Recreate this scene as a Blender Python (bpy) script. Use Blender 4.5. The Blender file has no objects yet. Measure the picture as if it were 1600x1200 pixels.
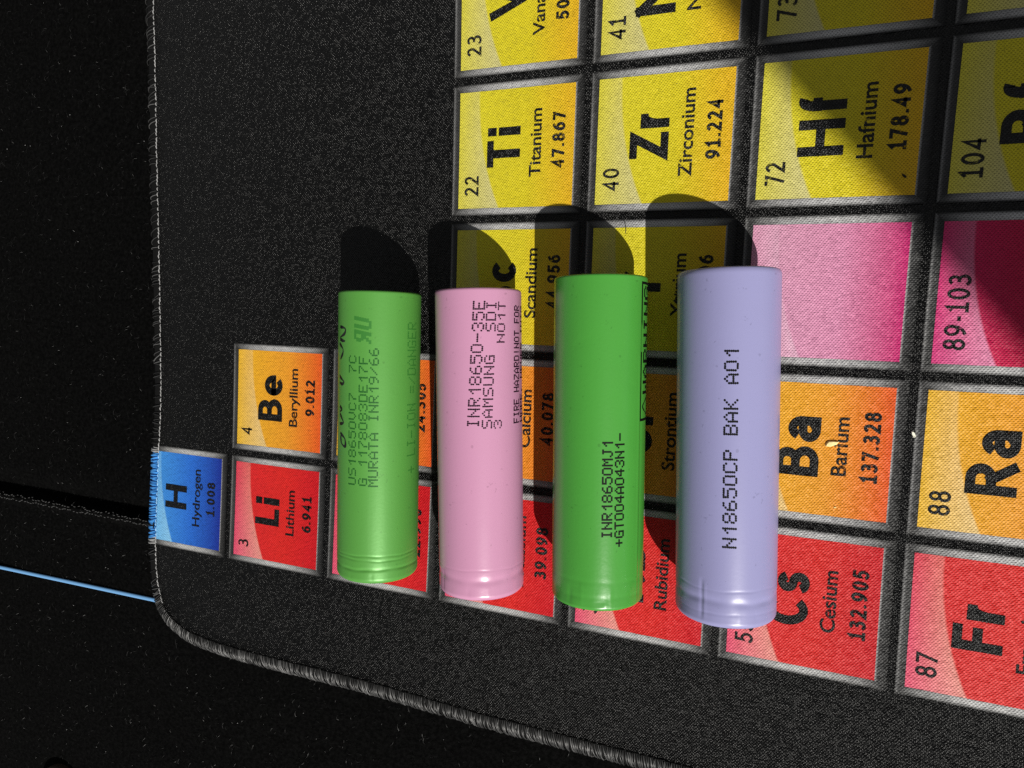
import bpy, bmesh, math, random
from mathutils import Vector, Matrix
random.seed(7)
MM = 0.001
scene = bpy.context.scene
col = scene.collection

# ------------------------------------------------------------------ camera
cam_data = bpy.data.cameras.new('camera')
cam_data.sensor_width = 36.0
cam_data.lens = 36.0 * 1017.37 / 1600.0
cam_data.clip_start = 0.005
cam_data.clip_end = 50.0
cam = bpy.data.objects.new('camera', cam_data)
RIGHT = Vector((0.93430227, 0.03968826, -0.3542656))
UP = Vector((-0.06503266, 0.99608254, -0.05991939))
BACK = Vector((0.35049968, 0.07902166, 0.93322321))
cm = Matrix.Identity(4)
for i in range(3):
    cm[i][0], cm[i][1], cm[i][2] = RIGHT[i], UP[i], BACK[i]
cm.translation = Vector((181.5695, 81.1794, 137.5314)) * MM
cam.matrix_world = cm
col.objects.link(cam)
scene.camera = cam

# ------------------------------------------------------------------ light
SUN_AZ, SUN_EL = math.radians(-53.0), math.radians(41.0)
SUN_DIR = Vector((math.cos(SUN_EL) * math.cos(SUN_AZ), math.cos(SUN_EL) * math.sin(SUN_AZ), math.sin(SUN_EL)))
world = bpy.data.worlds.new('World')
scene.world = world
world.use_nodes = True
wn = world.node_tree
bg = wn.nodes['Background']
sky = wn.nodes.new('ShaderNodeTexSky')
sky.sky_type = 'NISHITA'
sky.sun_disc = False
sky.sun_elevation = SUN_EL
sky.sun_rotation = math.radians(90.0) - SUN_AZ
hsv = wn.nodes.new('ShaderNodeHueSaturation')
hsv.inputs['Saturation'].default_value = 0.10
wn.links.new(sky.outputs[0], hsv.inputs['Color'])
wn.links.new(hsv.outputs[0], bg.inputs['Color'])
bg.inputs['Strength'].default_value = 0.043
sd = bpy.data.lights.new('sun', 'SUN')
sd.energy = 5.0
sd.angle = math.radians(0.53)
sd.color = (1.0, 0.965, 0.9)
sun = bpy.data.objects.new('sun', sd)
sun.rotation_euler = SUN_DIR.to_track_quat('Z', 'Y').to_euler()
sun.location = SUN_DIR * 2.0
col.objects.link(sun)
vs = scene.view_settings
vs.view_transform = 'Standard'
vs.look = 'None'
vs.exposure = 0.0
vs.gamma = 1.0
vs.use_curve_mapping = False
scene.cycles.use_denoising = False

# ------------------------------------------------------------------ helpers
def lin(r, g, b, k=1.0):
    def f(c):
        c /= 255.0
        return (c / 12.92 if c <= 0.04045 else ((c + 0.055) / 1.055) ** 2.4) * k
    return (f(r), f(g), f(b), 1.0)

def tag(o, label=None, cat=None, group=None, kind=None):
    if label: o['label'] = label
    if cat: o['category'] = cat
    if group: o['group'] = group
    if kind: o['kind'] = kind
    return o

def empty(name, loc, rz=0.0):
    o = bpy.data.objects.new(name, None)
    o.empty_display_size = 0.005
    o.location = Vector(loc) * MM
    o.rotation_euler = (0, 0, rz)
    col.objects.link(o)
    return o

class MB:
    """collects faces in millimetres, links them as one mesh object in metres"""
    def __init__(s):
        s.v, s.f, s.m, s.uv = [], [], [], []
    def face(s, pts, mat=0, uv=None):
        i = len(s.v)
        s.v += [tuple(p) for p in pts]
        s.f.append(tuple(range(i, i + len(pts))))
        s.m.append(mat)
        s.uv.append(uv or [(0, 0)] * len(pts))
    def grid(s, rows, mat=0, close_u=False, close_v=False):
        i = len(s.v)
        n, m = len(rows), len(rows[0])
        for r in rows: s.v += [tuple(p) for p in r]
        for a in range(n if close_u else n - 1):
            for b in range(m if close_v else m - 1):
                a2, b2 = (a + 1) % n, (b + 1) % m
                s.f.append((i + a * m + b, i + a * m + b2, i + a2 * m + b2, i + a2 * m + b))
                s.m.append(mat)
                s.uv.append([(0, 0)] * 4)
    def tube(s, pts, rad, sides=6, mat=0, caps=True):
        pts = [Vector(p) for p in pts]
        rows = []
        for k, p in enumerate(pts):
            t = (pts[min(k + 1, len(pts) - 1)] - pts[max(k - 1, 0)]).normalized()
            a = t.cross(Vector((0, 0, 1)))
            if a.length < 1e-4: a = t.cross(Vector((1, 0, 0)))
            a.normalize()
            b = a.cross(t)
            r = rad[k] if isinstance(rad, (list, tuple)) else rad
            rows.append([p + a * (math.cos(q) * r) + b * (math.sin(q) * r) for q in [2 * math.pi * j / sides for j in range(sides)]])
        s.grid(rows, mat, close_v=True)
        if caps:
            s.face(rows[0][::-1], mat)
            s.face(rows[-1], mat)
    def build(s, name, mats, parent=None, smooth=False, org=(0, 0, 0)):
        me = bpy.data.meshes.new(name)
        ox, oy, oz = org
        me.from_pydata([((x - ox) * MM, (y - oy) * MM, (z - oz) * MM) for x, y, z in s.v], [], s.f)
        for m in (mats if isinstance(mats, (list, tuple)) else [mats]):
            me.materials.append(m)
        me.polygons.foreach_set('material_index', s.m)
        if any(any(q != (0, 0) for q in u) for u in s.uv):
            l = me.uv_layers.new(name='UVMap')
            flat = [c for u in s.uv for q in u for c in q]
            l.data.foreach_set('uv', flat)
        if smooth:
            me.polygons.foreach_set('use_smooth', [True] * len(s.f))
        me.update()
        o = bpy.data.objects.new(name, me)
        col.objects.link(o)
        if parent: o.parent = parent
        return o

# ------------------------------------------------------------------ material helpers
class NT:
    def __init__(s, name):
        s.mat = bpy.data.materials.new(name)
        s.mat.use_nodes = True
        s.t = s.mat.node_tree
        s.b = s.t.nodes['Principled BSDF']
        s.out = s.t.nodes['Material Output']
    def n(s, kind, **kw):
        nd = s.t.nodes.new('ShaderNode' + kind)
        for k, v in kw.items(): setattr(nd, k, v)
        return nd
    def l(s, a, b): s.t.links.new(a, b)
    def put(s, sock, v):
        if hasattr(v, 'is_output'): s.l(v, sock)
        else: sock.default_value = v
    def math(s, op, a, b=None, c=None, clamp=False):
        nd = s.n('Math', operation=op, use_clamp=clamp)
        for i, v in enumerate((a, b, c)):
            if v is not None: s.put(nd.inputs[i], v)
        return nd.outputs[0]
    def ramp(s, fac, stops, interp='LINEAR'):
        nd = s.n('ValToRGB')
        nd.color_ramp.interpolation = interp
        e = nd.color_ramp.elements
        e[0].position, e[0].color = stops[0]
        e[1].position, e[1].color = stops[-1]
        for p, c in stops[1:-1]:
            q = e.new(p); q.color = c
        s.put(nd.inputs[0], fac)
        return nd.outputs[0]
    def mix(s, fac, a, b, mode='MIX'):
        nd = s.n('Mix', data_type='RGBA', blend_type=mode)
        s.put(nd.inputs[0], fac); s.put(nd.inputs[6], a); s.put(nd.inputs[7], b)
        return nd.outputs[2]
    def noise(s, vec, scale, detail=2.0, rough=0.5):
        nd = s.n('TexNoise')
        if vec is not None: s.l(vec, nd.inputs['Vector'])
        nd.inputs['Scale'].default_value = scale
        nd.inputs['Detail'].default_value = detail
        nd.inputs['Roughness'].default_value = rough
        return nd.outputs['Fac']
    def bump(s, height, strength=1.0, dist=0.0001):
        nd = s.n('Bump')
        nd.inputs['Strength'].default_value = strength
        nd.inputs['Distance'].default_value = dist
        s.l(height, nd.inputs['Height'])
        s.l(nd.outputs[0], s.b.inputs['Normal'])
    def set(s, **kw):
        for k, v in kw.items(): s.put(s.b.inputs[k.replace('_', ' ')], v)

def grey(v): return (v, v, v, 1.0)

def weave(nt, a=0.60, b=0.34):
    """knitted cloth: staggered lattice of pores between yarns, each yarn bump tilted its own way"""
    tc = nt.n('TexCoord')
    jit = nt.n('TexNoise')
    nt.l(tc.outputs['Object'], jit.inputs['Vector'])
    jit.inputs['Scale'].default_value = 1100.0
    jit.inputs['Detail'].default_value = 1.0
    off = nt.n('VectorMath', operation='MULTIPLY_ADD')
    nt.l(jit.outputs['Color'], off.inputs[0])
    off.inputs[1].default_value = (0.00013, 0.00011, 0.0)
    nt.l(tc.outputs['Object'], off.inputs[2])
    rot = nt.n('Mapping')
    rot.inputs['Rotation'].default_value = (0, 0, math.radians(-4))
    nt.l(off.outputs[0], rot.inputs['Vector'])
    sp = nt.n('SeparateXYZ'); nt.l(rot.outputs[0], sp.inputs[0])
    j = nt.math('MULTIPLY', sp.outputs[1], 1000.0 / b)
    i = nt.math('SUBTRACT', nt.math('MULTIPLY', sp.outputs[0], 1000.0 / a), nt.math('MULTIPLY', j, 0.5))
    TP = 2 * math.pi
    ci = nt.math('COSINE', nt.math('MULTIPLY', i, TP))
    cj = nt.math('COSINE', nt.math('MULTIPLY', j, TP))
    ck = nt.math('COSINE', nt.math('MULTIPLY', nt.math('ADD', i, j), TP))
    hexa = nt.math('ADD', nt.math('ADD', ci, cj), ck)          # 3 in a pore, -1.5 on the yarn
    mp = nt.n('CombineXYZ')
    nt.l(nt.math('ADD', i, 0.37), mp.inputs[0]); nt.l(nt.math('ADD', j, 0.41), mp.inputs[1])
    vo = nt.n('TexVoronoi', voronoi_dimensions='2D')
    vo.inputs['Scale'].default_value = 1.0
    vo.inputs['Randomness'].default_value = 0.5
    nt.l(mp.outputs[0], vo.inputs['Vector'])
    sub = nt.n('VectorMath', operation='SUBTRACT')
    nt.l(mp.outputs[0], sub.inputs[0]); nt.l(vo.outputs['Position'], sub.inputs[1])
    ctr = nt.n('VectorMath', operation='SUBTRACT')
    nt.l(vo.outputs['Color'], ctr.inputs[0]); ctr.inputs[1].default_value = (0.5, 0.5, 0.5)
    dot = nt.n('VectorMath', operation='DOT_PRODUCT')
    nt.l(sub.outputs[0], dot.inputs[0]); nt.l(ctr.outputs[0], dot.inputs[1])
    h = nt.math('ADD', nt.math('MULTIPLY', hexa, -0.14), nt.math('MULTIPLY', dot.outputs['Value'], 1.3))
    pore = nt.math('DIVIDE', nt.math('ADD', hexa, 1.5), 4.5)     # 0 yarn .. 1 pore
    return tc, (vo, pore), h

def cloth_finish(nt, vo, h, strength, dist=0.00012, rough=0.42, spec=0.5):
    nt.bump(h, strength, dist)
    nt.set(Roughness=rough, Specular_IOR_Level=spec)

def make_black_cloth_mat():
    nt = NT('black mat jersey')
    tc, vo, h = weave(nt)
    v = nt.ramp(vo[1], [(0.1, grey(0.003)), (0.7, grey(0.0003))])
    nt.set(Base_Color=v)
    cloth_finish(nt, vo, h, 1.0, 0.00025, 0.28, 0.23)
    return nt.mat

def pores(nt, vo, colour, depth=0.46):
    k = nt.ramp(vo[1], [(0.30, grey(1.0)), (0.80, grey(1.0 - depth))])
    return nt.mix(1.0, colour, k, 'MULTIPLY')

def tile_mat(name, a, b, pale_a, pale_b, end=None):
    """printed panel: gradient along the tile, pale curved gloss shape printed over its top"""
    nt = NT(name)
    tc, vo, h = weave(nt)
    uv = nt.n('UVMap')
    sp = nt.n('SeparateXYZ'); nt.l(uv.outputs[0], sp.inputs[0])
    s, t = sp.outputs[0], sp.outputs[1]
    stops = [(0.0, a), (0.55, a), (1.0, b)]
    if end: stops = [(0.0, a), (0.6, b), (1.0, end)]
    base = nt.ramp(s, stops)
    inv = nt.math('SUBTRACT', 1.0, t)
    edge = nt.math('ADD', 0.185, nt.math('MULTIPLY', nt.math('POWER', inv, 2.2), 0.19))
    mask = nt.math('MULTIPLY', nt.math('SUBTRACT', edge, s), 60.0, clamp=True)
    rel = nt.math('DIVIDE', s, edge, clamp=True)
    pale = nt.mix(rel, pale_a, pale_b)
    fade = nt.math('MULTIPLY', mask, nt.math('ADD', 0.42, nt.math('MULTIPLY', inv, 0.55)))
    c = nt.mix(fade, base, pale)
    big = nt.noise(tc.outputs['Object'], 140.0, 3.0)
    c = nt.mix(0.07, c, nt.mix(1.0, c, nt.ramp(big, [(0.3, grey(0.55)), (0.7, grey(1.2))]), 'MULTIPLY'))
    nt.set(Base_Color=pores(nt, vo, c))
    cloth_finish(nt, vo, h, 0.6, 0.00016, 0.5, 0.22)
    return nt.mat

def frame_mat(name, stops, ends):
    nt = NT(name)
    tc, vo, h = weave(nt)
    uv = nt.n('UVMap')
    sp = nt.n('SeparateXYZ'); nt.l(uv.outputs[0], sp.inputs[0])
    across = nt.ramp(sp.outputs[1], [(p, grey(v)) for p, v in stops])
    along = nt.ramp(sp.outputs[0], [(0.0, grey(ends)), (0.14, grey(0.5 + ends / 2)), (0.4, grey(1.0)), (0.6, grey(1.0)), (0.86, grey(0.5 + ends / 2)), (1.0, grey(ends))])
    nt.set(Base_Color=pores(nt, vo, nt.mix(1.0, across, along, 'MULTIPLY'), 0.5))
    cloth_finish(nt, vo, h, 0.7, 0.0002, 0.45, 0.25)
    return nt.mat

def ink_mat(name, thin):
    """black print soaked into the yarn: on thin letters some yarn tops stay bare"""
    nt = NT(name)
    tc, vo, h = weave(nt)
    nt.set(Base_Color=grey(0.003))
    cloth_finish(nt, vo, h, 1.0, 0.00022, 0.36, 0.3)
    tr = nt.n('BsdfTransparent')
    mx = nt.n('MixShader')
    nz = nt.noise(tc.outputs['Object'], 1500.0, 1.0)
    cellr = nt.n('SeparateColor'); nt.l(vo[0].outputs['Color'], cellr.inputs[0])
    f = nt.ramp(nt.math('ADD', nt.math('MULTIPLY', nz, 0.5), nt.math('MULTIPLY', cellr.outputs[0], 0.5)),
                [(thin, grey(0.0)), (thin + 0.18, grey(1.0))])
    nt.l(f, mx.inputs[0])
    nt.l(nt.b.outputs[0], mx.inputs[1]); nt.l(tr.outputs[0], mx.inputs[2])
    nt.l(mx.outputs[0], nt.out.inputs[0])
    return nt.mat

def plain(name, colour, rough=0.5, spec=0.5, **kw):
    nt = NT(name)
    nt.set(Base_Color=colour, Roughness=rough, Specular_IOR_Level=spec, **kw)
    return nt.mat

M = {}
M['mat'] = make_black_cloth_mat()
K = 0.86
M['yellow'] = tile_mat('yellow print', lin(224, 214, 48, K), lin(224, 207, 38, K), lin(222, 212, 76, K), lin(214, 207, 146, K), lin(234, 184, 34, K))
M['orange'] = tile_mat('orange print', lin(240, 184, 40, K), lin(240, 160, 44, K), lin(238, 188, 50, K), lin(236, 204, 140, K), lin(236, 92, 34, K))
M['red'] = tile_mat('red print', lin(220, 40, 44, K), lin(222, 40, 36, K), lin(232, 84, 120, K), lin(236, 160, 148, K), lin(206, 22, 34, K))
M['blue'] = tile_mat('blue print', lin(72, 158, 232, K), lin(44, 112, 216, K), lin(100, 182, 242, K), lin(142, 204, 244, K), lin(26, 48, 152, K))
M['pink'] = tile_mat('pink print', lin(222, 164, 190, K), lin(224, 146, 182, K), lin(226, 150, 184, K), lin(232, 184, 206, K), lin(206, 40, 116, K))
M['crimson'] = tile_mat('crimson print', lin(214, 40, 100, K), lin(196, 24, 66, K), lin(216, 60, 130, K), lin(232, 150, 186, K), lin(170, 14, 44, K))
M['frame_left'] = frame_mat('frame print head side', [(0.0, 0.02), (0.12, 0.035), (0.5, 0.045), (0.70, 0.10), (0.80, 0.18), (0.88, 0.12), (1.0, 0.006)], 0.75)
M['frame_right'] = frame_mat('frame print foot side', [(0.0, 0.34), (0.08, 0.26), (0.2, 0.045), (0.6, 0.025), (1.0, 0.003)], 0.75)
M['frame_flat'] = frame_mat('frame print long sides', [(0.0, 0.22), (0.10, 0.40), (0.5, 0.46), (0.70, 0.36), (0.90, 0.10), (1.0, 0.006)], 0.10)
M['ink'] = ink_mat('black print', 0.80)
M['ink_thin'] = ink_mat('thin black print', 0.67)

# ------------------------------------------------------------------ cloth under everything
CZ = -4.2
def seam_profile(y):
    d = y - 21.5
    if d < 0:
        hem = 0.9 * math.exp(-((d + 1.6) / 1.7) ** 2)
        return CZ + hem - 2.8 * math.exp(-(d / 0.5) ** 2)
    return CZ - 2.8 * math.exp(-(d / 5.0) ** 2)

def wob(x, y):
    return 0.35 * math.sin(x * 0.045 + 1.3) * math.sin(y * 0.05 + 0.4) + 0.18 * math.sin(x * 0.13 + y * 0.09)

def cloth_z(x, y):
    z = seam_profile(y)
    if x < 12 or y < -18:
        z += min(0.0, wob(x, y)) * 1.5
    return z

nt = NT('black fleece')
tc = nt.n('TexCoord')
n1 = nt.noise(tc.outputs['Object'], 900.0, 4.0, 0.7)
n2 = nt.noise(tc.outputs['Object'], 160.0, 3.0, 0.6)
nt.set(Base_Color=nt.ramp(n1, [(0.40, grey(0.0006)), (0.8, grey(0.0045))]), Roughness=0.95, Specular_IOR_Level=0.04)
nt.bump(nt.math('ADD', n1, nt.math('MULTIPLY', n2, 1.5)), 1.0, 0.0005)
M['fleece'] = nt.mat
ys = [-150 + 3.0 * i for i in range(50)] + [0 + 2.0 * i for i in range(8)] + [16 + 0.4 * i for i in range(40)] + [32 + 2.0 * i for i in range(10)] + [52 + 4.0 * i for i in range(60)]
xs = [-170 + 4.0 * i for i in range(130)]
mb = MB()
mb.grid([[(x, y, cloth_z(x, y)) for x in xs] for y in ys])
cloth = tag(mb.build('black_cloth', M['fleece'], None, True), kind='structure')
cloth['label'] = 'black fleece cloth with a sunken seam lying under the mat'

M['lint'] = plain('dark lint fibre', grey(0.010), 0.45, 0.35)
M['dust'] = plain('pale dust', grey(0.35), 0.6, 0.4)
def fibre(mb, x, y, z, ln, rad, mat=0, lift=0.5):
    a = random.uniform(0, 2 * math.pi)
    bend = random.uniform(-1.6, 1.6)
    pts = []
    px, py = x, y
    n = 4
    for k in range(n):
        u = k / (n - 1)
        pts.append((px, py, z + rad + lift * math.sin(u * math.pi)))
        px += math.cos(a + bend * u) * ln / (n - 1)
        py += math.sin(a + bend * u) * ln / (n - 1)
    mb.tube(pts, rad, 3, mat, False)

# seam thread: pale glinting stitches along the hem
M['thread'] = plain('black polyester thread', grey(0.07), 0.34, 0.6)
mb = MB()
x = -160.0
while x < 15:
    for row in (0.0, 1.3):
        yy = 21.5 - 0.9 - row + random.uniform(-0.3, 0.3)
        z = cloth_z(x, yy)
        a = random.uniform(-0.5, 0.5)
        l = random.uniform(0.25, 0.5)
        mb.tube([(x - l * math.cos(a), yy - l * math.sin(a), z + 0.02), (x, yy, z + 0.22), (x + l * math.cos(a), yy + l * math.sin(a), z + 0.02)], 0.12, 5)
    x += random.uniform(0.9, 1.6)
tag(mb.build('seam_thread', M['thread'], cloth), kind='stuff')

mb = MB()
cnt = 0
while cnt < 5500:
    x, y = random.uniform(-75, 185), random.uniform(-95, 190)
    if not (x < 15.5 or y < -15.5): continue
    cnt += 1
    fibre(mb, x, y, cloth_z(x, y), random.uniform(0.4, 2.0), random.uniform(0.015, 0.035), 0, random.uniform(0.05, 0.5))
for k in range(70):
    x, y = random.uniform(-75, 15), random.uniform(-95, 180)
    if k % 3 == 0: x, y = random.uniform(-40, 150), random.uniform(-60, -17)
    r = random.uniform(0.04, 0.10)
    z = cloth_z(x, y) + 0.2
    mb.tube([(x - r, y, z), (x, y + r * 0.4, z + r), (x + r, y, z)], [r * 0.6, r, r * 0.5], 4, 1)
tag(mb.build('lint_fibres', [M['lint'], M['dust']], cloth), kind='stuff')

# ------------------------------------------------------------------ the mat
MAT_O = (130.0, 80.0, -4.2)
mat = empty('mouse_mat', MAT_O)
tag(mat, 'black desk mat printed with coloured periodic table tiles, under the batteries', 'desk mat')

WC = [(0.3396, 0.1013), (-0.5752, -0.1246), (-0.0943, -0.3727), (-0.0543, -0.0388), (-0.3373, -0.1111), (-0.4568, -0.2248), (0.0447, 0.1698), (0.4830, -0.0325), (1.0427, 0.0593), (-0.0001, 0.5764)]
def warp(x, y):
    """the print is pulled slightly out of square on the stretchy cloth"""
    u, v = (min(max(x, 15), 245) - 120) / 100, (min(max(y, 5), 160) - 75) / 60
    b = [1, u, v, u * u, u * v, v * v, u ** 3, u * u * v, u * v * v, v ** 3]
    return x + sum(c[0] * q for c, q in zip(WC, b)), y + sum(c[1] * q for c, q in zip(WC, b))

NEEDLE = [(19.6, 330), (20.4, 200), (21.0, 168), (21.6, 150), (22.1, 125), (22.8, 98), (23.4, 62), (22.3, 40), (21.3, 20), (21.4, 9), (22.8, 1), (26, -4.4), (33, -7.9), (43, -9.2), (58, -9.5), (94, -9.1), (125, -9.7), (152, -9.5), (180, -9.2), (330, -8.0)]
def resample(pts, step):
    out = []
    for i in range(len(pts) - 1):
        p0, p1, p2, p3 = [Vector(pts[min(max(j, 0), len(pts) - 1)]) for j in (i - 1, i, i + 1, i + 2)]
        def cr(t):
            return 0.5 * ((2 * p1) + (p2 - p0) * t + (2 * p0 - 5 * p1 + 4 * p2 - p3) * t * t + (3 * p1 - p0 - 3 * p2 + p3) * t ** 3)
        long = (p2 - p1).length > 60
        for k in range(40):
            out.append(p1.lerp(p2, k / 40) if long else cr(k / 40))
    out.append(Vector(pts[-1]))
    res, acc = [out[0]], 0.0
    for a, b in zip(out, out[1:]):
        d = (b - a).length
        while acc + d >= step:
            t = (step - acc) / d
            a = a.lerp(b, t)
            res.append(a.copy()); d = (b - a).length; acc = 0.0
        acc += d
    return res
edge = resample(NEEDLE, 0.5)
# pad body
mb = MB()
top = [(p.x, p.y, 0.0) for p in edge[::3]] + [(330, 330, 0.0)]
bot = [(x, y, -3.6) for x, y, z in top]
mb.face(top)
mb.face(bot[::-1])
for i in range(len(top)):
    j = (i + 1) % len(top)
    mb.face([top[j], top[i], bot[i], bot[j]])
pad = mb.build('pad', M['mat'], mat, org=MAT_O)

# stitched border: a rolled core wrapped by thread loops, needle line on top
M['core'] = plain('dark border core', grey(0.004), 0.7, 0.15)
M['loop_light'] = plain('grey border thread', grey(0.036), 0.36, 0.5)
M['loop_dark'] = plain('black border thread', grey(0.012), 0.4, 0.5)
M['loop_bright'] = plain('pale border thread', grey(0.085), 0.4, 0.6)
M['loop_blue'] = plain('blue printed thread', lin(70, 150, 225, K), 0.4, 0.5)
M['loop_grey'] = plain('grey printed thread', grey(0.30), 0.4, 0.5)
M['loop_sunlit'] = plain('sunlit needle thread', grey(0.34), 0.4, 0.5)  # pale tone paints in the light caught by the left stitches
M['loop_paleblue'] = plain('pale blue needle thread', lin(150, 200, 240, K), 0.4, 0.5)
def frame_at(i):
    p = edge[i]
    t = (edge[min(i + 2, len(edge) - 1)] - edge[max(i - 2, 0)]).normalized()
    return p, t, Vector((t.y, -t.x)) * -1.0 if False else Vector((t.y, -t.x))
W = 4.3
def band(i, u, lift=0.0):
    """point on the border: u = 0 at the needle line, 1 at the outermost side, 1.5 underneath"""
    i = min(max(i, 0), len(edge) - 1)
    p, t, n = frame_at(i)
    ang = math.pi / 2 - 0.0
    if u <= 1:
        c = 1 - (1 - u) ** 1.0
        rx = c * (W - 0.0)
        z = 0.20 * math.sin(min(u / 0.35, 1) * math.pi / 2) - 1.9 * max(0.0, (u - 0.30) / 0.70) ** 2.2
    else:
        rx = W - (u - 1) * 3.0
        z = -1.58 - (u - 1) * 4.2
    q = p + n * (rx + lift * (0.8 if u > 0.6 else 0.0))
    return Vector((q.x, q.y, z + lift))
# outward side must point away from the mat
_p, _t, _n = frame_at(400)
SGN = 1.0 if _n.x < 0 else -1.0
if SGN < 0:
    _old = frame_at
    def frame_at(i):
        p, t, n = _old(i)
        return p, t, -n
vis = [i for i, p in enumerate(edge) if p.y < 215 and p.x < 245]
mb = MB()
us = [0.0, 0.1, 0.2, 0.35, 0.5, 0.65, 0.8, 0.92, 1.0, 1.25, 1.5]
def band_colour(y, x):
    if x < 26:
        if 17.8 < y < 42.6: return 1
        if 16.0 < y < 44.4: return 2
    return 0
for i in range(vis[0], vis[-1] - 1):
    mb.grid([[band(k, u, -0.12) for u in us] for k in (i, i + 1)], band_colour(edge[i].y, edge[i].x))
mb.build('border_core', [M['core'], M['loop_blue'], M['loop_grey']], mat, True, MAT_O)

def band_colour(y, x):
    if x < 26:
        if 17.8 < y < 42.6: return 1
        if 16.0 < y < 44.4: return 2
    return 0
mb = MB()
i = float(vis[0])
while i < vis[-1]:
    k = int(i)
    p = edge[k]
    c = band_colour(p.y, p.x)
    left = p.y > 2 and p.x < 30
    slant = random.gauss(1.5, 1.0)
    prob = 1.0 if (c or not left) else 0.62
    if random.random() < prob:
        pts = []
        lf = 0.10 if c else random.uniform(0.02, 0.22)
        endu = 1.28 if (c or not left) else random.uniform(0.8, 1.2)
        for q in range(7):
            u = 0.02 + endu * q / 6
            a = k + slant * (q / 6) * 1.6
            lo, fr = int(a), a - int(a)
            pts.append(band(lo, u, lf).lerp(band(lo + 1, u, lf), fr))
        rad = (random.uniform(0.16, 0.25) if c else random.uniform(0.08, 0.19)) if (c or not left) else random.uniform(0.08, 0.15)
        mb.tube(pts, [rad * 0.7] + [rad] * 5 + [rad * 0.6], 5, c if c else random.choice((0, 0, 3, 3, 3, 4)))
    i += (random.uniform(0.9, 1.35) if c else random.uniform(0.35, 0.75)) if (c or not left) else random.uniform(1.2, 2.6)
tag(mb.build('border_stitching', [M['loop_light'], M['loop_blue'], M['loop_grey'], M['loop_dark'], M['loop_bright']], mat, True, MAT_O), kind='stuff')
mb = MB()
i = float(vis[0])
while i < vis[-1]:
    k = int(i)
    p, t, n = frame_at(k)
    c = 1 if band_colour(p.y, p.x) == 1 else 0
    l = random.uniform(0.42, 0.62)
    left = p.y > -2 and p.x < 30
    o = n * random.uniform(-0.12, 0.12)
    a, b = p - t * l + o, p + t * l + o
    r = random.uniform(0.11, 0.19)
    m = c if c else (0 if left else 2)  # left stitches get the painted sunlit tone, bottom ones stay dark
    mb.tube([(a.x, a.y, 0.03), ((a.x + b.x) / 2, (a.y + b.y) / 2, 0.22), (b.x, b.y, 0.03)], [r * 0.6, r, r * 0.6], 5, m)
    i += random.uniform(2.2, 3.0)
tag(mb.build('needle_line', [M['loop_sunlit'], M['loop_paleblue'], M['core']], mat, True, MAT_O), kind='stuff')

# ------------------------------------------------------------------ printed tiles
PU, PV, WU, WV = 32.0989, 30.4383, 27.0104, 25.5614
FR_L, FR_R, FR_T = 1.65, 2.05, 1.65
Z_TILE, Z_INK = 0.03, 0.06
text_cache = {}
def text_geo(body, offset):
    key = (body, offset)
    if key not in text_cache:
        cu = bpy.data.curves.new('text_source', 'FONT')
        cu.body = body; cu.offset = offset; cu.resolution_u = 5; cu.fill_mode = 'FRONT'
        ob = bpy.data.objects.new('text_source', cu)
        col.objects.link(ob)
        bpy.context.view_layer.update()
        me = bpy.data.meshes.new_from_object(ob.evaluated_get(bpy.context.evaluated_depsgraph_get()))
        text_cache[key] = ([v.co.copy() for v in me.vertices], [tuple(p.vertices) for p in me.polygons])
        bpy.data.objects.remove(ob); bpy.data.curves.remove(cu); bpy.data.meshes.remove(me)
    return text_cache[key]

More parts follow.
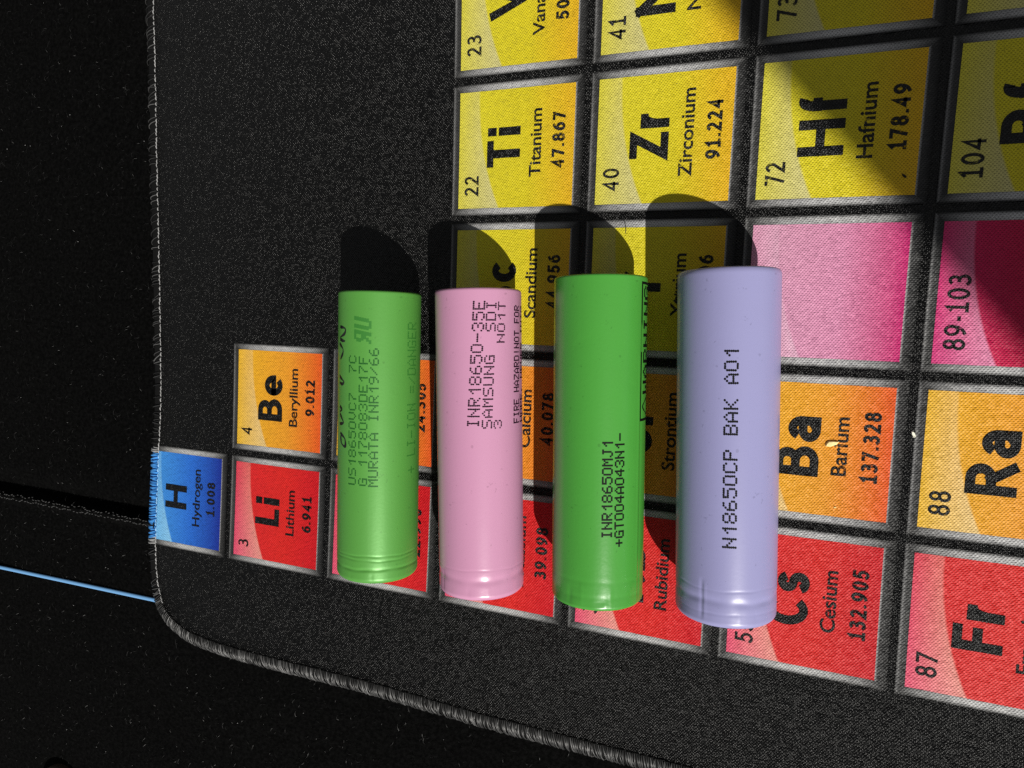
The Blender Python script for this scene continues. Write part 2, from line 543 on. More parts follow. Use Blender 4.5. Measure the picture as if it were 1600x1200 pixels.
def arc(cx, cy, rx, ry, a0, a1, n=None):
    n = n or max(4, int(abs(a1 - a0) / 15))
    return [(cx + rx * math.cos(math.radians(a0 + (a1 - a0) * k / n)), cy + ry * math.sin(math.radians(a0 + (a1 - a0) * k / n))) for k in range(n + 1)]
SS = arc(.5, .76, .46, .24, 25, 270) + arc(.5, .26, .5, .26, 85, -155)
ST = [(0, 0), (0, 1)]
GLYPH = {  # width, height (cap = 1), strokes in a unit box
    'H': (.74, 1, [ST, [(1, 0), (1, 1)], [(0, .52), (1, .52)]]),
    'L': (.50, 1, [[(0, 1), (0, 0), (1, 0)]]),
    'B': (.64, 1, [ST, [(0, 1), (.5, 1)] + arc(.5, .765, .40, .235, 90, -90) + [(0, .53)], [(.1, .53), (.52, .53)] + arc(.52, .265, .48, .265, 90, -90) + [(0, 0)]]),
    'N': (.76, 1, [ST, [(0, 1), (1, 0)], [(1, 0), (1, 1)]]),
    'M': (1.0, 1, [ST, [(0, 1), (.5, .2), (1, 1)], [(1, 1), (1, 0)]]),
    'K': (.64, 1, [ST, [(1, 1), (.02, .42)], [(.3, .6), (1, 0)]]),
    'C': (.62, 1, [arc(.58, .5, .58, .5, 48, 312)]),
    'S': (.56, 1, [SS]),
    'T': (.64, 1, [[(0, 1), (1, 1)], [(.5, 0), (.5, .93)]]),
    'V': (.74, 1, [[(0, 1), (.5, 0), (1, 1)]]),
    'R': (.66, 1, [ST, [(0, 1), (.5, 1)] + arc(.5, .75, .42, .25, 90, -90) + [(0, .5)], [(.48, .5), (1, 0)]]),
    'Y': (.66, 1, [[(0, 1), (.5, .48), (1, 1)], [(.5, .48), (.5, 0)]]),
    'Z': (.58, 1, [[(.05, 1), (1, 1), (0, 0), (1, 0)]]),
    'F': (.52, 1, [[(0, 0), (0, 1), (1, 1)], [(0, .5), (.88, .5)]]),
    'D': (.72, 1, [ST, [(0, 1), (.4, 1)] + arc(.4, .5, .6, .5, 90, -90) + [(0, 0)]]),
    'i': (.22, 1, [[(.5, 0), (.5, .66)], [(.5, .90), (.5, 1.07)]]),
    'e': (.60, .74, [[(.04, .5), (1, .5)] + arc(.5, .5, .5, .5, 8, 308)]),
    'a': (.55, .74, [[(1, 0), (1, .62)] + arc(.54, .62, .46, .38, 8, 150), [(1, .56), (.45, .56)] + arc(.45, .28, .45, .28, 90, 270) + [(.62, 0), (1, .22)]]),
    'c': (.50, .74, [arc(.58, .5, .58, .5, 48, 312)]),
    'b': (.62, 1, [[(0, 0), (0, 1.05)], arc(.5, .36, .5, .36, 180, -180)]),
    'g': (.60, .74, [arc(.5, .5, .5, .5, 0, 360), [(1, 1), (1, -.1)] + arc(.5, -.1, .5, .35, 0, -140)]),
    'r': (.40, .74, [ST, [(0, .45)] + arc(.85, .45, .8, .55, 165, 82)]),
    's': (.46, .74, [SS]),
    'f': (.42, 1, [[(.36, 0), (.36, .78)] + arc(.82, .78, .46, .27, 180, 75), [(0, .66), (.95, .66)]]),
    '0': (.56, 1, [arc(.5, .5, .5, .5, 90, 450)]),
    '1': (.50, 1, [[(.04, .80), (.52, 1), (.52, .06)], [(.02, 0), (1, 0)]]),
    '2': (.54, 1, [arc(.46, .71, .46, .29, 155, -25) + [(.02, 0), (1, 0)]]),
    '3': (.54, 1, [arc(.44, .77, .44, .23, 145, -85), [(.25, .54)] + arc(.42, .27, .56, .27, 80, -150)]),
    '4': (.58, 1, [[(.76, 0), (.76, 1), (0, .26), (1, .26)]]),
    '5': (.54, 1, [[(.92, 1), (.16, 1), (.12, .55)] + arc(.40, .31, .56, .31, 100, -150)]),
    '6': (.56, 1, [arc(.5, .32, .5, .32, 180, 540), [(.0, .32)] + arc(1.0, .36, .98, .64, 175, 95)]),
    '7': (.54, 1, [[(0, 1), (1, 1), (.36, 0)]]),
    '8': (.56, 1, [arc(.5, .76, .42, .24, 90, 450), arc(.5, .26, .5, .26, 90, 450)]),
    '9': (.56, 1, [arc(.5, .68, .5, .32, 0, 360), [(1.0, .68)] + arc(0, .64, .98, .64, -5, -85)]),
    '.': (.20, 1, [[(.5, -.03), (.5, .10)]]),
    '-': (.34, 1, [[(0, .36), (1, .36)]]),
    '[': (.28, 1, [[(1, 1.1), (0, 1.1), (0, -.1), (1, -.1)]]),
    ']': (.28, 1, [[(0, 1.1), (1, 1.1), (1, -.1), (0, -.1)]]),
}
def stroke_geo(body, w, gap):
    verts, faces, x = [], [], 0.0
    for ch in body:
        W_, H_, strokes = GLYPH[ch]
        if ch in 'i.': W_ = max(W_, w * 1.02)
        for si, st in enumerate(strokes):
            z = si * 0.004 + (0.0015 if len(faces) % 2 else 0)
            pts = [Vector((x + w / 2 + p[0] * (W_ - w), w / 2 + p[1] * (H_ - w))) for p in st]
            pts = [p for k, p in enumerate(pts) if k == 0 or (p - pts[k - 1]).length > 1e-4]
            L, Rr = [], []
            m = len(pts)
            closed = (pts[0] - pts[-1]).length < 1e-3 and m > 5
            for k in range(m):
                d0 = (pts[k] - pts[k - 1]) if k else ((pts[0] - pts[-2]) if closed else None)
                d1 = (pts[k + 1] - pts[k]) if k < m - 1 else ((pts[1] - pts[0]) if closed else None)
                if d0 is None: d0 = d1
                if d1 is None: d1 = d0
                d0, d1 = d0.normalized(), d1.normalized()
                n0, n1 = Vector((-d0.y, d0.x)), Vector((-d1.y, d1.x))
                b = n0 + n1
                b = b.normalized() if b.length > 1e-4 else n0
                q = min(1.0 / max(b.dot(n1), 0.35), 2.6) * w / 2
                p = pts[k].copy()
                if not closed and k == 0: p -= d1 * (w / 2 if st[0][1] in (0, 1, .5, 1.05) or ch == 'i' else w * .15)
                if not closed and k == m - 1: p += d0 * (w / 2 if st[-1][1] in (0, 1, .5, .52) else w * .15)
                L.append(p + b * q); Rr.append(p - b * q)
            i0 = len(verts)
            verts += [Vector((p.x, p.y, z)) for p in L] + [Vector((p.x, p.y, z)) for p in Rr]
            for k in range(m - 1):
                faces.append((i0 + k, i0 + m + k, i0 + m + k + 1, i0 + k + 1))
        x += W_ + gap
    return verts, faces

def printed_text(name, body, cell, s_base, cap, t_pos, align, offset, xs, parent, mat, z=Z_INK):
    if offset < 0:                       # bold or plain lettering drawn from strokes, weight = -offset
        vs_, fs = stroke_geo(body, -offset, 0.10 if cap > 0.2 else 0.14)
        k = cap * WU
    else:
        vs_, fs = text_geo(body, offset)
        k = cap * WU / 0.69
    u0, v0 = cell
    x0, x1 = min(v.x for v in vs_), max(v.x for v in vs_)
    mb = MB()
    for v in vs_:
        tx = (v.x - (x0 if align == 'L' else (x0 + x1) / 2)) * k * xs
        X = u0 + s_base * WU - v.y * k
        Y = v0 + t_pos * WV + tx
        X, Y = warp(X, Y)
        mb.v.append((X, Y, z + v.z))
    for f in fs:
        mb.f.append(f); mb.m.append(0); mb.uv.append([(0, 0)] * len(f))
    o = mb.build(name, mat, parent, False, MAT_O)
    return o

TILES = [  # period, group, colour, number, symbol, name, mass
    (1, 1, 'blue', '1', 'H', 'Hydrogen', '1.008'),
    (2, 1, 'red', '3', 'Li', 'Lithium', '6.941'), (2, 2, 'orange', '4', 'Be', 'Beryllium', '9.012'),
    (3, 1, 'red', '11', 'Na', 'Sodium', '22.990'), (3, 2, 'orange', '12', 'Mg', 'Magnesium', '24.305'),
    (4, 1, 'red', '19', 'K', 'Potassium', '39.098'), (4, 2, 'orange', '20', 'Ca', 'Calcium', '40.078'),
    (4, 3, 'yellow', '21', 'Sc', 'Scandium', '44.956'), (4, 4, 'yellow', '22', 'Ti', 'Titanium', '47.867'), (4, 5, 'yellow', '23', 'V', 'Vanadium', '50.942'),
    (5, 1, 'red', '37', 'Rb', 'Rubidium', '84.468'), (5, 2, 'orange', '38', 'Sr', 'Strontium', '87.62'),
    (5, 3, 'yellow', '39', 'Y', 'Yttrium', '88.906'), (5, 4, 'yellow', '40', 'Zr', 'Zirconium', '91.224'), (5, 5, 'yellow', '41', 'Nb', 'Niobium', '92.906'),
    (6, 1, 'red', '55', 'Cs', 'Cesium', '132.905'), (6, 2, 'orange', '56', 'Ba', 'Barium', '137.328'),
    (6, 3, 'pink', '57-71', None, None, None), (6, 4, 'yellow', '72', 'Hf', 'Hafnium', '178.49'), (6, 5, 'yellow', '73', 'Ta', 'Tantalum', '180.948'),
    (7, 1, 'red', '87', 'Fr', 'Francium', '223.020'), (7, 2, 'orange', '88', 'Ra', 'Radium', '226.025'),
    (7, 3, 'crimson', '89-103', None, None, None), (7, 4, 'yellow', '104', 'Rf', 'Rutherfordium', '[261]'), (7, 5, 'yellow', '105', 'Db', 'Dubnium', '[262]'),
]
def quad_strip(mb, A, B, Cc, D, mat, n=4, uvr=True):
    """A-B inner edge, D-C outer edge, split along for the warp"""
    for i in range(n):
        a, b = i / n, (i + 1) / n
        def L(p, q, t): return (p[0] + (q[0] - p[0]) * t, p[1] + (q[1] - p[1]) * t)
        pts = [L(A, B, a), L(A, B, b), L(D, Cc, b), L(D, Cc, a)]
        mb.face([(*warp(*p), Z_TILE) for p in pts], mat, [(a, 0.001), (b, 0.001), (b, 1), (a, 1)])

for per, grp, colr, num, sym, nam, mass in TILES:
    u0, u1 = per * PU - WU / 2, per * PU + WU / 2
    v0, v1 = grp * PV - WV / 2, grp * PV + WV / 2
    su0 = 0.0
    if per == 1:
        su0 = (22.4 - u0) / WU
    mb = MB()
    n = 6
    for i in range(n):
        for j in range(n):
            ss = [su0 + (1 - su0) * (i + d) / n for d in (0, 1)]
            tt = [(j + d) / n for d in (0, 1)]
            q = [(ss[0], tt[0]), (ss[1], tt[0]), (ss[1], tt[1]), (ss[0], tt[1])]
            mb.face([(*warp(u0 + s * WU, v0 + t * WV), Z_TILE) for s, t in q], 0, [(max(s, 0.001), t) for s, t in q])
    tile = mb.build('element_tile', M[colr], mat, False, MAT_O)
    # frame print
    mb = MB()
    ui = u0 + su0 * WU
    ol = ui - (FR_L if per > 1 else 0)
    o_r, ob, ot = u1 + FR_R, v0 - FR_T, v1 + FR_T
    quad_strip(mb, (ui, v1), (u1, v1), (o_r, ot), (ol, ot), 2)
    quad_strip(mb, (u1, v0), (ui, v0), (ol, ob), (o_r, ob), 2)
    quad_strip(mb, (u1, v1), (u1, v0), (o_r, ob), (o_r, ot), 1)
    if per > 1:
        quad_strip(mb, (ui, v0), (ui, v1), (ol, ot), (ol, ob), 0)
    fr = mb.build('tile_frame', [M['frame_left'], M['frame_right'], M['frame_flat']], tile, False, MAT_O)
    cell = (u0, v0)
    if per > 1:
        printed_text('atomic_number', num, cell, 0.185, 0.13, 0.10, 'L', -0.15, 1.03, tile, M['ink_thin'])
    if sym:
        printed_text('symbol', sym, cell, 0.547, 0.292, 0.515, 'C', -0.20, 1.15, tile, M['ink'])
        printed_text('element_name', nam, cell, 0.725, 0.095, 0.535, 'C', 0.019, 1.10, tile, M['ink_thin'])
        printed_text('atomic_mass', mass, cell, 0.925, 0.107, 0.545, 'C', -0.20, 1.10, tile, M['ink_thin'])
# the tiles and their prints share the mat's origin
for o in bpy.data.objects:
    if o.parent and o.parent.name.startswith('element_tile'):
        o.matrix_parent_inverse = Matrix.Identity(4)
# the number 1 of the hydrogen tile runs over the stitched border
ht = [o for o in bpy.data.objects if o.name == 'element_tile'][0]
printed_text('atomic_number', '1', (PU - WU / 2, PV - WV / 2), 0.13, 0.12, 0.12, 'L', -0.13, 1.0, ht, M['ink'], z=0.62)

# short lint on the mat's black cloth
mb = MB()
cnt = 0
while cnt < 1600:
    x, y = random.uniform(24, 110), random.uniform(30, 185)
    if y < 77 and x > 46: continue
    if y < 46: continue
    cnt += 1
    fibre(mb, x, y, 0.0, random.uniform(0.3, 1.3), random.uniform(0.012, 0.024), 0, random.uniform(0.02, 0.2))
for k in range(500):
    x, y = random.uniform(24, 235), random.uniform(-8, 165)
    fibre(mb, x, y, Z_INK, random.uniform(0.2, 0.7), random.uniform(0.01, 0.018), 0, random.uniform(0.02, 0.12))
tag(mb.build('mat_lint', M['lint'], mat, False, MAT_O), kind='stuff')

# ------------------------------------------------------------------ batteries
R0, LEN = 9.2, 64.3
FONT = {'0': '3E4141413E', '1': '0004027F00', '3': '2241494936', '4': '1814127F10', '5': '2745454539', '6': '3C4A494930', '7': '0171090503', '8': '3649494936', '9': '064949291E',
        'A': '7C1211127C', 'B': '7F49494936', 'C': '3E41414122', 'D': '7F4141413E', 'E': '7F49494941', 'F': '7F09090901', 'G': '3E4149497A', 'H': '7F0808087F', 'I': '00417F4100',
        'J': '2040413F01', 'K': '7F08142241', 'L': '7F40404040', 'M': '7F020C027F', 'N': '7F0408107F', 'O': '3E4141413E', 'P': '7F09090906', 'R': '7F09192946', 'S': '4649494931',
        'T': '01017F0101', 'U': '3F4040403F', 'V': '1F2040201F', 'W': '3F4038403F', 'Z': '6151494543', '-': '0808080808', '+': '08083E0808', '/': '2010080402', '=': '1414141414', '!': '00005F0000', ',': '0050300000', ' ': '0000000000'}

def wrap_mat(name, colour, rough, metallic=0.0, coat=0.0, scuff=0.10, orange_peel=0.15):
    nt = NT(name)
    tc = nt.n('TexCoord')
    n1 = nt.noise(tc.outputs['Object'], 90.0, 4.0, 0.6)
    n2 = nt.noise(tc.outputs['Object'], 700.0, 2.0, 0.6)
    n3 = nt.noise(tc.outputs['Object'], 1600.0, 1.0)
    dark = tuple(c * 0.8 for c in colour[:3]) + (1,)
    c = nt.mix(nt.math('MULTIPLY', nt.ramp(n1, [(0.35, grey(0)), (0.75, grey(1))]), scuff * 2), colour, dark)
    speck = nt.ramp(n2, [(0.70, grey(0)), (0.73, grey(1))])
    c = nt.mix(nt.math('MULTIPLY', speck, 0.35), c, tuple(q * 0.45 for q in colour[:3]) + (1,))
    nt.set(Base_Color=c, Metallic=metallic, Specular_IOR_Level=0.5)
    nt.set(Roughness=nt.math('ADD', rough - 0.05, nt.math('MULTIPLY', n1, 0.12)))
    if coat: nt.set(Coat_Weight=coat, Coat_Roughness=rough * 0.7)
    st = nt.n('Mapping'); st.inputs['Scale'].default_value = (420.0, 45.0, 420.0)
    nt.l(tc.outputs['Object'], st.inputs['Vector'])
    n4 = nt.noise(st.outputs[0], 1.0, 3.0, 0.55)
    n5 = nt.noise(tc.outputs['Object'], 230.0, 2.0, 0.5)
    dent = nt.ramp(n5, [(0.66, grey(0)), (0.74, grey(1))])
    hh = nt.math('ADD', nt.math('ADD', n3, nt.math('MULTIPLY', n1, 3.0)), nt.math('ADD', nt.math('MULTIPLY', n4, 3.0), nt.math('MULTIPLY', dent, -0.9)))
    nt.bump(hh, orange_peel * 1.6, 0.00006)
    return nt.mat
M['steel'] = plain('nickel plated steel', grey(0.55), 0.28, 0.5, Metallic=1.0)
M['washer'] = plain('white paper washer', grey(0.7), 0.7, 0.3)

def hash01(a, b):
    v = math.sin(a * 12.9898 + b * 78.233) * 43758.5453
    return v - math.floor(v)

def make_radius(grooves, round_pos, round_neg, wrinkle=0.0, creases=()):
    def rad(ax, ph=90.0):
        s = ax + LEN / 2          # distance from the positive end
        e = LEN / 2 - ax          # distance from the negative end
        r = R0
        for pos, dep, wid in grooves:
            uneven = 1.0 + 0.35 * math.sin(math.radians(ph) * 5 + pos * 2.1) + 0.25 * math.sin(math.radians(ph) * 13 + pos)
            shift = 0.12 * math.sin(math.radians(ph) * 3 + pos * 1.7) + 0.05 * math.sin(math.radians(ph) * 11)
            r -= dep * uneven * math.exp(-((s - pos - shift) / wid) ** 2)
        for d, (rho, amt) in ((s, round_pos), (e, round_neg)):
            q = 1 - min(max(d, 0) / rho, 1.0)
            r -= amt * (1 - math.sqrt(max(0.0, 1 - q * q)))
        if wrinkle and s < 9:
            w = (1 - s / 9)
            r -= wrinkle * w * (0.5 + 0.5 * math.sin(math.radians(ph) * 9 + s * 0.7) * math.sin(math.radians(ph) * 4 + 1.0))
        for a0, s0, s1, dep, wid in creases:
            if s0 < s < s1:
                f = min(1, (s - s0) / 1.5, (s1 - s) / 1.5)
                r -= dep * f * math.exp(-((ph - a0) / wid) ** 2)
        return r
    return rad

def make_battery(pos, th, rad, sleeve_mat, ink, label):
    root = empty('battery_cell', (pos[0], pos[1], 0.07), th)
    tag(root, label, 'battery', 'cylindrical battery cells lying side by side on the mat')
    def P(ax, ph, dr=0.0):
        r = rad(ax, ph) + dr
        a = math.radians(ph)
        return (r * math.cos(a), ax, R0 + r * math.sin(a))
    axs = []
    s = 0.0
    while s < 10: axs.append(-LEN / 2 + s); s += 0.12 if s < 2 else 0.16
    s = -LEN / 2 + 10
    while s < LEN / 2 - 3: axs.append(s); s += 1.6
    s = 3.0
    while s > 0.01: axs.append(LEN / 2 - s); s -= 0.12
    axs.append(LEN / 2)
    N = 200
    mb = MB()
    rows = [[P(ax, 360.0 * k / N) for k in range(N)] for ax in axs]
    def ring(y, r): return [(r * math.cos(2 * math.pi * k / N), y, R0 + r * math.sin(2 * math.pi * k / N)) for k in range(N)]
    rows = [ring(-LEN / 2 + 0.25, 6.6), ring(-LEN / 2, 6.9)] + rows + [ring(LEN / 2, 7.1), ring(LEN / 2 - 0.25, 6.8)]
    mb.grid(rows, 0, close_v=True)
    mb.build('wrapper_sleeve', sleeve_mat, root, True)
    # positive end: crimped rim, paper washer and raised cap
    mb = MB()
    y0 = -LEN / 2
    mb.grid([ring(y0 + 0.28, 6.75), ring(y0 + 0.28, 3.9)], 0, close_v=True)
    mb.build('insulating_washer', M['washer'], root)
    mb = MB()
    mb.grid([ring(y0 + 0.30, 4.1), ring(y0 - 0.15, 3.9), ring(y0 - 0.5, 3.6), ring(y0 - 0.6, 3.2), ring(y0 - 0.6, 0.02)], 0, close_v=True)
    mb.build('positive_cap', M['steel'], root, True)
    mb = MB()
    mb.grid([ring(-y0 - 0.22, 6.95), ring(-y0 - 0.18, 4.0), ring(-y0 - 0.18, 0.02)], 0, close_v=True)
    mb.build('negative_base', M['steel'], root, True)
    return root, P

def dots_text(mb, P, rows, ax0, ax1, ph_top0, ph_base0, dph_end, style):
    """rows: text read along +axis; glyph tops face the larger angle"""
    n = len(rows)
    pitch = (ax1 - ax0) / n
    for ci, ch in enumerate(rows):
        cols = FONT[ch]
        for cx in range(5):
            bits = int(cols[2 * cx:2 * cx + 2], 16)
            for ry in range(7):
                if not bits >> ry & 1: continue
                cpx = pitch / 6.0
                ax = ax0 + ci * pitch + (cx + 0.5 + 0.5) * cpx
                drift = dph_end * (ax - ax0) / (ax1 - ax0)
                hph = (ph_top0 - ph_base0) / 7.0
                ph = ph_top0 - (ry + 0.5) * hph + drift
                if style == 'solid':
                    j = 0.60
                    dz = 0.018 + 0.006 * ((cx + ry) % 2) + 0.003 * (cx % 2)
                    mb.face([P(ax - cpx * j, ph - hph * j, dz), P(ax + cpx * j, ph - hph * j, dz), P(ax + cpx * j, ph + hph * j, dz), P(ax - cpx * j, ph + hph * j, dz)][::-1])
                else:
                    ra, rp = style
                    ja, jp = random.uniform(-0.06, 0.06) * cpx, random.uniform(-0.03, 0.03) * hph
                    dz = 0.018 + 0.006 * ((cx + ry) % 2) + 0.003 * (cx % 2)
                    mb.face([P(ax + ja + cpx * ra * math.cos(q), ph + jp + hph * rp * math.sin(q), dz) for q in [2 * math.pi * k / 8 for k in range(8)]][::-1])

def ribbon(mb, P, pts, w):
    V = [Vector((a, math.radians(p) * R0)) for a, p in pts]
    fine = resample([(v.x, v.y) for v in V], 0.12)
    L, Rr = [], []
    for i, p in enumerate(fine):
        t = (fine[min(i + 1, len(fine) - 1)] - fine[max(i - 1, 0)]).normalized()
        n = Vector((-t.y, t.x)) * (w / 2 * (0.75 + 0.25 * math.sin(i * 0.25)))
        L.append(p + n); Rr.append(p - n)
    z = 0.015 + random.random() * 0.006
    rows = [[P(a.x, math.degrees(a.y / R0), z) for a in r] for r in (L, Rr)]
    mb.grid(rows)

M['ink_black'] = plain('black inkjet ink', grey(0.003), 0.6, 0.15)
M['ink_plum'] = plain('dark plum inkjet ink', lin(30, 8, 26), 0.6, 0.15)
M['ink_green'] = plain('faded green ink', lin(32, 96, 36, 0.8), 0.5, 0.3)
M['ink_green_faint'] = plain('very faded green ink', lin(58, 128, 50, 0.84), 0.42, 0.5)
M['marker'] = plain('black marker pen', grey(0.004), 0.25, 0.6)

# light green cell
rad = make_radius([(6.2, 0.07, 0.2), (5.3, 0.06, 0.2), (3.2, 0.12, 0.34)], (1.3, 1.1), (0.5, 0.45), 0.02, [(66, 0.3, 3.4, 0.05, 2.2), (97, 0.3, 2.8, 0.04, 2.0)])
root, P = make_battery((101.218, 56.720), 0.0160, rad, wrap_mat('metallic light green wrap', lin(94, 166, 72, 0.84), 0.42, 0.15, 0.0, 0.12, 0.1), None,
                       'light green metallic battery with faint printed rows and black marker scrawl, leftmost')
mb = MB()
st = (0.58, 0.56)
dots_text(mb, P, 'US18650VC7  7C', -10.3, 18.3, 102.6, 89.4, 0.4, st)
dots_text(mb, P, 'G 1178083DE17F', -10.3, 18.2, 86.0, 73.0, 0.4, st)
dots_text(mb, P, 'MURATA INR19/66', -10.45, 20.0, 72.0, 58.5, 0.2, st)
mb.build('printed_code', M['ink_green'], root)
mb = MB()
UL = ['.#####.##..##', '##..##.##..##', '##..##.##..##', '.#####.##..##', '..####.##..##', '.##.##.##..##', '##..##..####.']
for ry, row in enumerate(UL):
    for cx, ch in enumerate(row):
        if ch == '#':
            a0 = 20.7 + 5.3 * (cx + 0.0) / 13 + (6 - ry) * 0.10
            a1 = a0 + 5.3 / 13
            p0, p1 = 94.0 - 25.0 * ry / 7, 94.0 - 25.0 * (ry + 1) / 7
            mb.face([P(a0, p1, 0.02), P(a0, p0, 0.02), P(a1, p0, 0.02), P(a1, p1, 0.02)])
mb.build('printed_mark', M['ink_green_faint'], root)
mb = MB()
dots_text(mb, P, '+ LI-ION =/DANGER', -8.3, 25.8, 16.5, -3.0, 1.5, (0.5, 0.5))
mb.build('printed_warning', M['ink_green_faint'], root)
mb = MB()
for pts in ([(24.27, 126), (23.93, 111.8), (22.8, 112.7), (21.9, 124.6), (21.31, 119.1), (21.16, 111.6), (21.55, 126)],
            [(20.67, 128), (19.65, 117.8), (18.61, 116.6), (17.17, 124)],
            [(13.5, 128), (12.33, 114.0), (11.75, 118.4), (12.05, 127)],
            [(6.8, 126), (6.16, 119.0), (5.5, 126)], [(5.2, 125), (3.67, 115.5), (3.14, 115.4), (2.85, 126)],
            [(0.88, 123.3), (-0.15, 111.2), (-1.71, 109.2), (-1.88, 113.0), (-1.23, 119.8), (0.35, 122.2)]):
    ribbon(mb, P, pts, 0.72)
mb.build('marker_scrawl', M['marker'], root)['label'] = 'handwritten black marker strokes on the left flank'

# pink cell
rad = make_radius([(6.4, 0.025, 0.2), (4.3, 0.10, 0.75)], (1.3, 1.15), (0.6, 0.5), 0.05, [(128, 0.3, 6.0, 0.09, 2.2), (84, 0.3, 3.5, 0.05, 2.4), (58, 0.3, 4.4, -0.04, 2.4), (70, 40, 52, 0.03, 3.0)])
root, P = make_battery((126.531, 57.617), 0.05226, rad, wrap_mat('pink wrap', lin(222, 160, 196, 0.73), 0.26, 0.0, 0.25, 0.05, 0.08), None,
                       'pink battery with bold dark dotted print, between the two green batteries')
mb = MB()
st = (0.50, 0.62)
dots_text(mb, P, 'INR18650-35E', 3.7, 29.6, 83.1, 67.4, -10.2, st)
dots_text(mb, P, 'SAMSUNG  SDI', 3.5, 29.6, 64.4, 50.8, -8.2, st)
dots_text(mb, P, '3       N01T', 3.4, 29.5, 49.1, 37.5, -8.4, st)
mb.build('printed_code', M['ink_plum'], root)
mb = MB()
dots_text(mb, P, 'FIRE HAZARD!NOT FOR', 4.2, 28.8, 17.0, 3.1, -3.6, 'solid')
dots_text(mb, P, 'HOPE, NEVER INTO', 4.2, 28.8, 0.5, -13, -5.5, 'solid')
mb.build('printed_warning', M['ink_plum'], root)

# mid green cell
rad = make_radius([(5.6, 0.025, 0.5), (2.6, 0.03, 0.5)], (0.9, 0.8), (0.45, 0.35), 0.10,
                  [(21.0, 0.5, 50.0, -0.10, 1.6), (17.0, 0.5, 50.0, 0.08, 2.0), (74, 0.5, 3.2, 0.10, 6.0), (66, 0.2, 2.4, -0.10, 3.0), (60, 0.2, 5.2, -0.06, 2.0), (96, 0.2, 6.0, -0.05, 2.0), (112, 0.2, 4.6, 0.08, 2.4)])
root, P = make_battery((152.555, 60.509), 0.03919, rad, wrap_mat('grass green wrap', lin(82, 170, 66, 0.74), 0.27, 0.0, 0.2, 0.10, 0.12), None,
                       'grass green battery with two black printed code rows, beside the lavender battery')
mb = MB()
dots_text(mb, P, 'INR18650MJ1', -17.9, 1.15, 72.3, 59.7, 0.3, 'solid')
dots_text(mb, P, '+GT004A043N1-', -19.6, 2.45, 56.7, 44.4, 0.9, 'solid')
mb.build('printed_code', M['ink_black'], root)
mb = MB()
a0, a1, p0, p1, w = 4.2, 31.0, 19.0, -14.0, 0.5
wd = math.degrees(w / R0)
for (x0, x1, q0, q1) in ((a0, a1, p0 - wd, p0), (a0, a1, p1, p1 + wd), (a0, a0 + w, p1 + wd, p0 - wd), (a1 - w, a1, p1 + wd, p0 - wd)):
    nq = max(1, int(abs(q1 - q0) / 2.0))
    for k in range(nq):
        s0, s1 = q0 + (q1 - q0) * k / nq, q0 + (q1 - q0) * (k + 1) / nq
        mb.face([P(x0, s0, 0.02), P(x0, s1, 0.02), P(x1, s1, 0.02), P(x1, s0, 0.02)])
dots_text(mb, P, 'WARNING', 9.2, 30.4, 12.6, -9.0, 0, 'solid')
ribbon(mb, P, [(5.0, -9.5), (7.0, 12.0), (9.0, -9.5)], 0.5)
mb.build('warning_box', M['ink_black'], root)

# lavender cell
rad = make_radius([(6.9, 0.03, 0.22), (4.8, 0.12, 0.7), (2.6, 0.025, 0.25)], (1.2, 1.0), (1.1, 0.5), 0.03,
                  [(113.5, 0.8, 9.0, 0.16, 1.8), (110.5, 0.8, 8.5, -0.08, 1.8), (72, 0.5, 4.0, -0.04, 2.0), (52, 0.5, 3.4, 0.05, 2.2)])
root, P = make_battery((177.090, 61.930), 0.05169, rad, wrap_mat('lavender wrap', lin(166, 165, 214, 0.74), 0.33, 0.0, 0.15, 0.06, 0.06), None,
                       'lavender battery with one long row of black dotted print, rightmost')
mb = MB()
dots_text(mb, P, 'N18650CP BAK A01', -17.5, 18.25, 91.2, 76.0, 0.0, (0.60, 0.60))
mb.build('printed_code', M['ink_black'], root)

# ------------------------------------------------------------------ small things
# blue strip running under the mat
mb = MB()
pts = [(-170, -11.2), (-55.1, -5.4), (14.8, -3.7), (19.5, -3.6)]
fine = resample(pts, 3.0)
rows = []
for i, p in enumerate(fine):
    t = (fine[min(i + 1, len(fine) - 1)] - fine[max(i - 1, 0)]).normalized()
    n = Vector((-t.y, t.x))
    sec = []
    for k in range(12):
        q = 2 * math.pi * k / 12
        sec.append((p.x + n.x * math.cos(q) * 0.62, p.y + n.y * math.cos(q) * 0.62, -3.9 + 0.30 * math.sin(q)))
    rows.append(sec)
mb.grid(rows, 0, close_v=True)
mb.face(rows[0]); mb.face(rows[-1][::-1])
M['strip'] = plain('sky blue plastic', lin(112, 164, 214, 0.9), 0.7, 0.2)
tag(mb.build('cable', M['strip'], None, True), 'thin sky blue cable lying on the black cloth, running under the mat corner', 'cable')

# dark rim at the lower left
mb = MB()
cx, cy, rr = -25.5, -77.0, 9.0
prof = [(rr, -4.4), (rr + 0.2, -2.6), (rr - 0.1, -2.0), (rr - 0.7, -1.8), (rr - 1.2, -2.2), (rr - 1.5, -3.2), (rr - 2.4, -3.4), (0.02, -3.5)]
mb.grid([[(cx + r * math.cos(2 * math.pi * k / 64), cy + r * math.sin(2 * math.pi * k / 64), z) for k in range(64)] for r, z in prof], 0, close_v=True)
M['rim'] = plain('dark brown plastic', lin(52, 40, 30, 0.9), 0.6, 0.2)
tag(mb.build('round_cap', M['rim'], None, True), 'dark brown round cap cut off by the bottom left edge', 'cap')

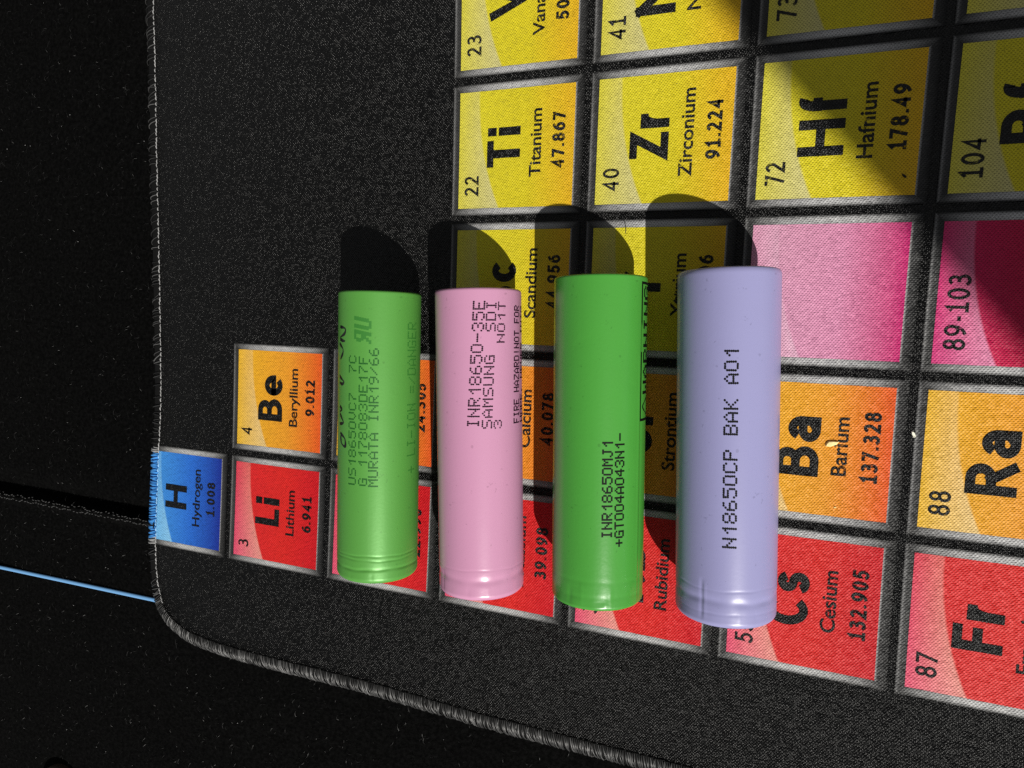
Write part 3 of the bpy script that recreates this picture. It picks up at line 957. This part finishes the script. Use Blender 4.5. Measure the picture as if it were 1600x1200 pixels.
def chip(name, x, y, size, colour, label, cat, rz, z=Z_INK, flat=0.35, rough=0.6):
    mb = MB()
    n = 7
    ring0, ring1 = [], []
    for k in range(n):
        a = 2 * math.pi * k / n
        q = size * random.uniform(0.75, 1.1)
        px, py = q * math.cos(a), q * 0.42 * math.sin(a)
        ring0.append((px, py, z)); ring1.append((px * 0.75, py * 0.7, z + size * flat * random.uniform(0.7, 1.2)))
    mb.grid([ring0, ring1], 0, close_v=True)
    mb.face(ring1); mb.face(ring0[::-1])
    o = mb.build(name, plain(name + ' material', colour, rough, 0.4))
    o.location = (x * MM, y * MM, 0)
    o.rotation_euler = (0, 0, rz)
    tag(o, label, cat)
chip('wood_crumb', 195.7, 62.4, 1.35, lin(244, 226, 160), 'cream coloured crumb lying on the orange barium tile', 'crumb', 0.35)
chip('pale_flake', 209.2, 65.4, 0.75, lin(235, 235, 215), 'tiny white flake in the black gap beside the radium tile', 'flake', -1.1)
chip('dark_crumb', 204.2, 112.2, 0.6, grey(0.004), 'tiny black crumb on the yellow hafnium tile', 'crumb', -0.7)
chip('pale_crumb', 197.3, 50.1, 0.35, lin(244, 226, 150), 'smallest pale speck near the bottom of the barium tile', 'crumb', 0.2)
mb = MB()
mb.tube([(152.6, 106.4, 0.15), (153.3, 105.9, 0.4), (153.9, 104.8, 0.5), (154.1, 103.6, 0.35), (154.0, 102.7, 0.12)], 0.05, 5)
tag(mb.build('stray_hair', M['marker']), 'short curved black hair above the grass green battery', 'hair')

# unseen slab added towards the sun, shaped to shade the upper right tiles
D = 650.0
px, py, pz = [SUN_DIR[i] * D for i in range(3)]
shade_caster = empty('shade_slab', (195 + px, 112 + py, pz), math.radians(-50.0))
tag(shade_caster, 'dark rounded slab added outside the picture to shade the upper right tiles', 'shade_caster')
def slab_outline(hx, hy, rr, bulge):
    pts = []
    for cx_, cy_, a0 in ((hx - rr, hy - rr, 0), (-hx + rr, hy - rr, 90), (-hx + rr, -hy + rr, 180), (hx - rr, -hy + rr, 270)):
        for k in range(13):
            a = math.radians(a0 + 90 * k / 12)
            x_, y_ = cx_ + rr * math.cos(a), cy_ + rr * math.sin(a)
            pts.append((x_, y_ * (1 + bulge * (1 - (x_ / hx) ** 2))))
    return pts
def slab(name, outline, z0, z1, mat_, parent, dy):
    mb = MB()
    a = [(x_, y_ + dy, z0) for x_, y_ in outline]
    b = [(x_, y_ + dy, z1) for x_, y_ in outline]
    mb.grid([a, b], 0, close_v=True)
    mb.face(a[::-1]); mb.face(b)
    mb.build(name, mat_, parent)
M['shade_caster'] = plain('dark shade slab', grey(0.02), 0.5, 0.4)
M['glass'] = plain('glossy dark shade slab', grey(0.01), 0.15, 0.5)
slab('body', slab_outline(88, 39, 16, 0.10), -4, 4, M['shade_caster'], shade_caster, 43)
slab('slab_face', slab_outline(85, 36, 13, 0.10), 4.05, 4.4, M['glass'], shade_caster, 43)
slab('slab_bump', slab_outline(13, 11, 5, 0.0), -5.5, -4.02, M['glass'], shade_caster, 62)
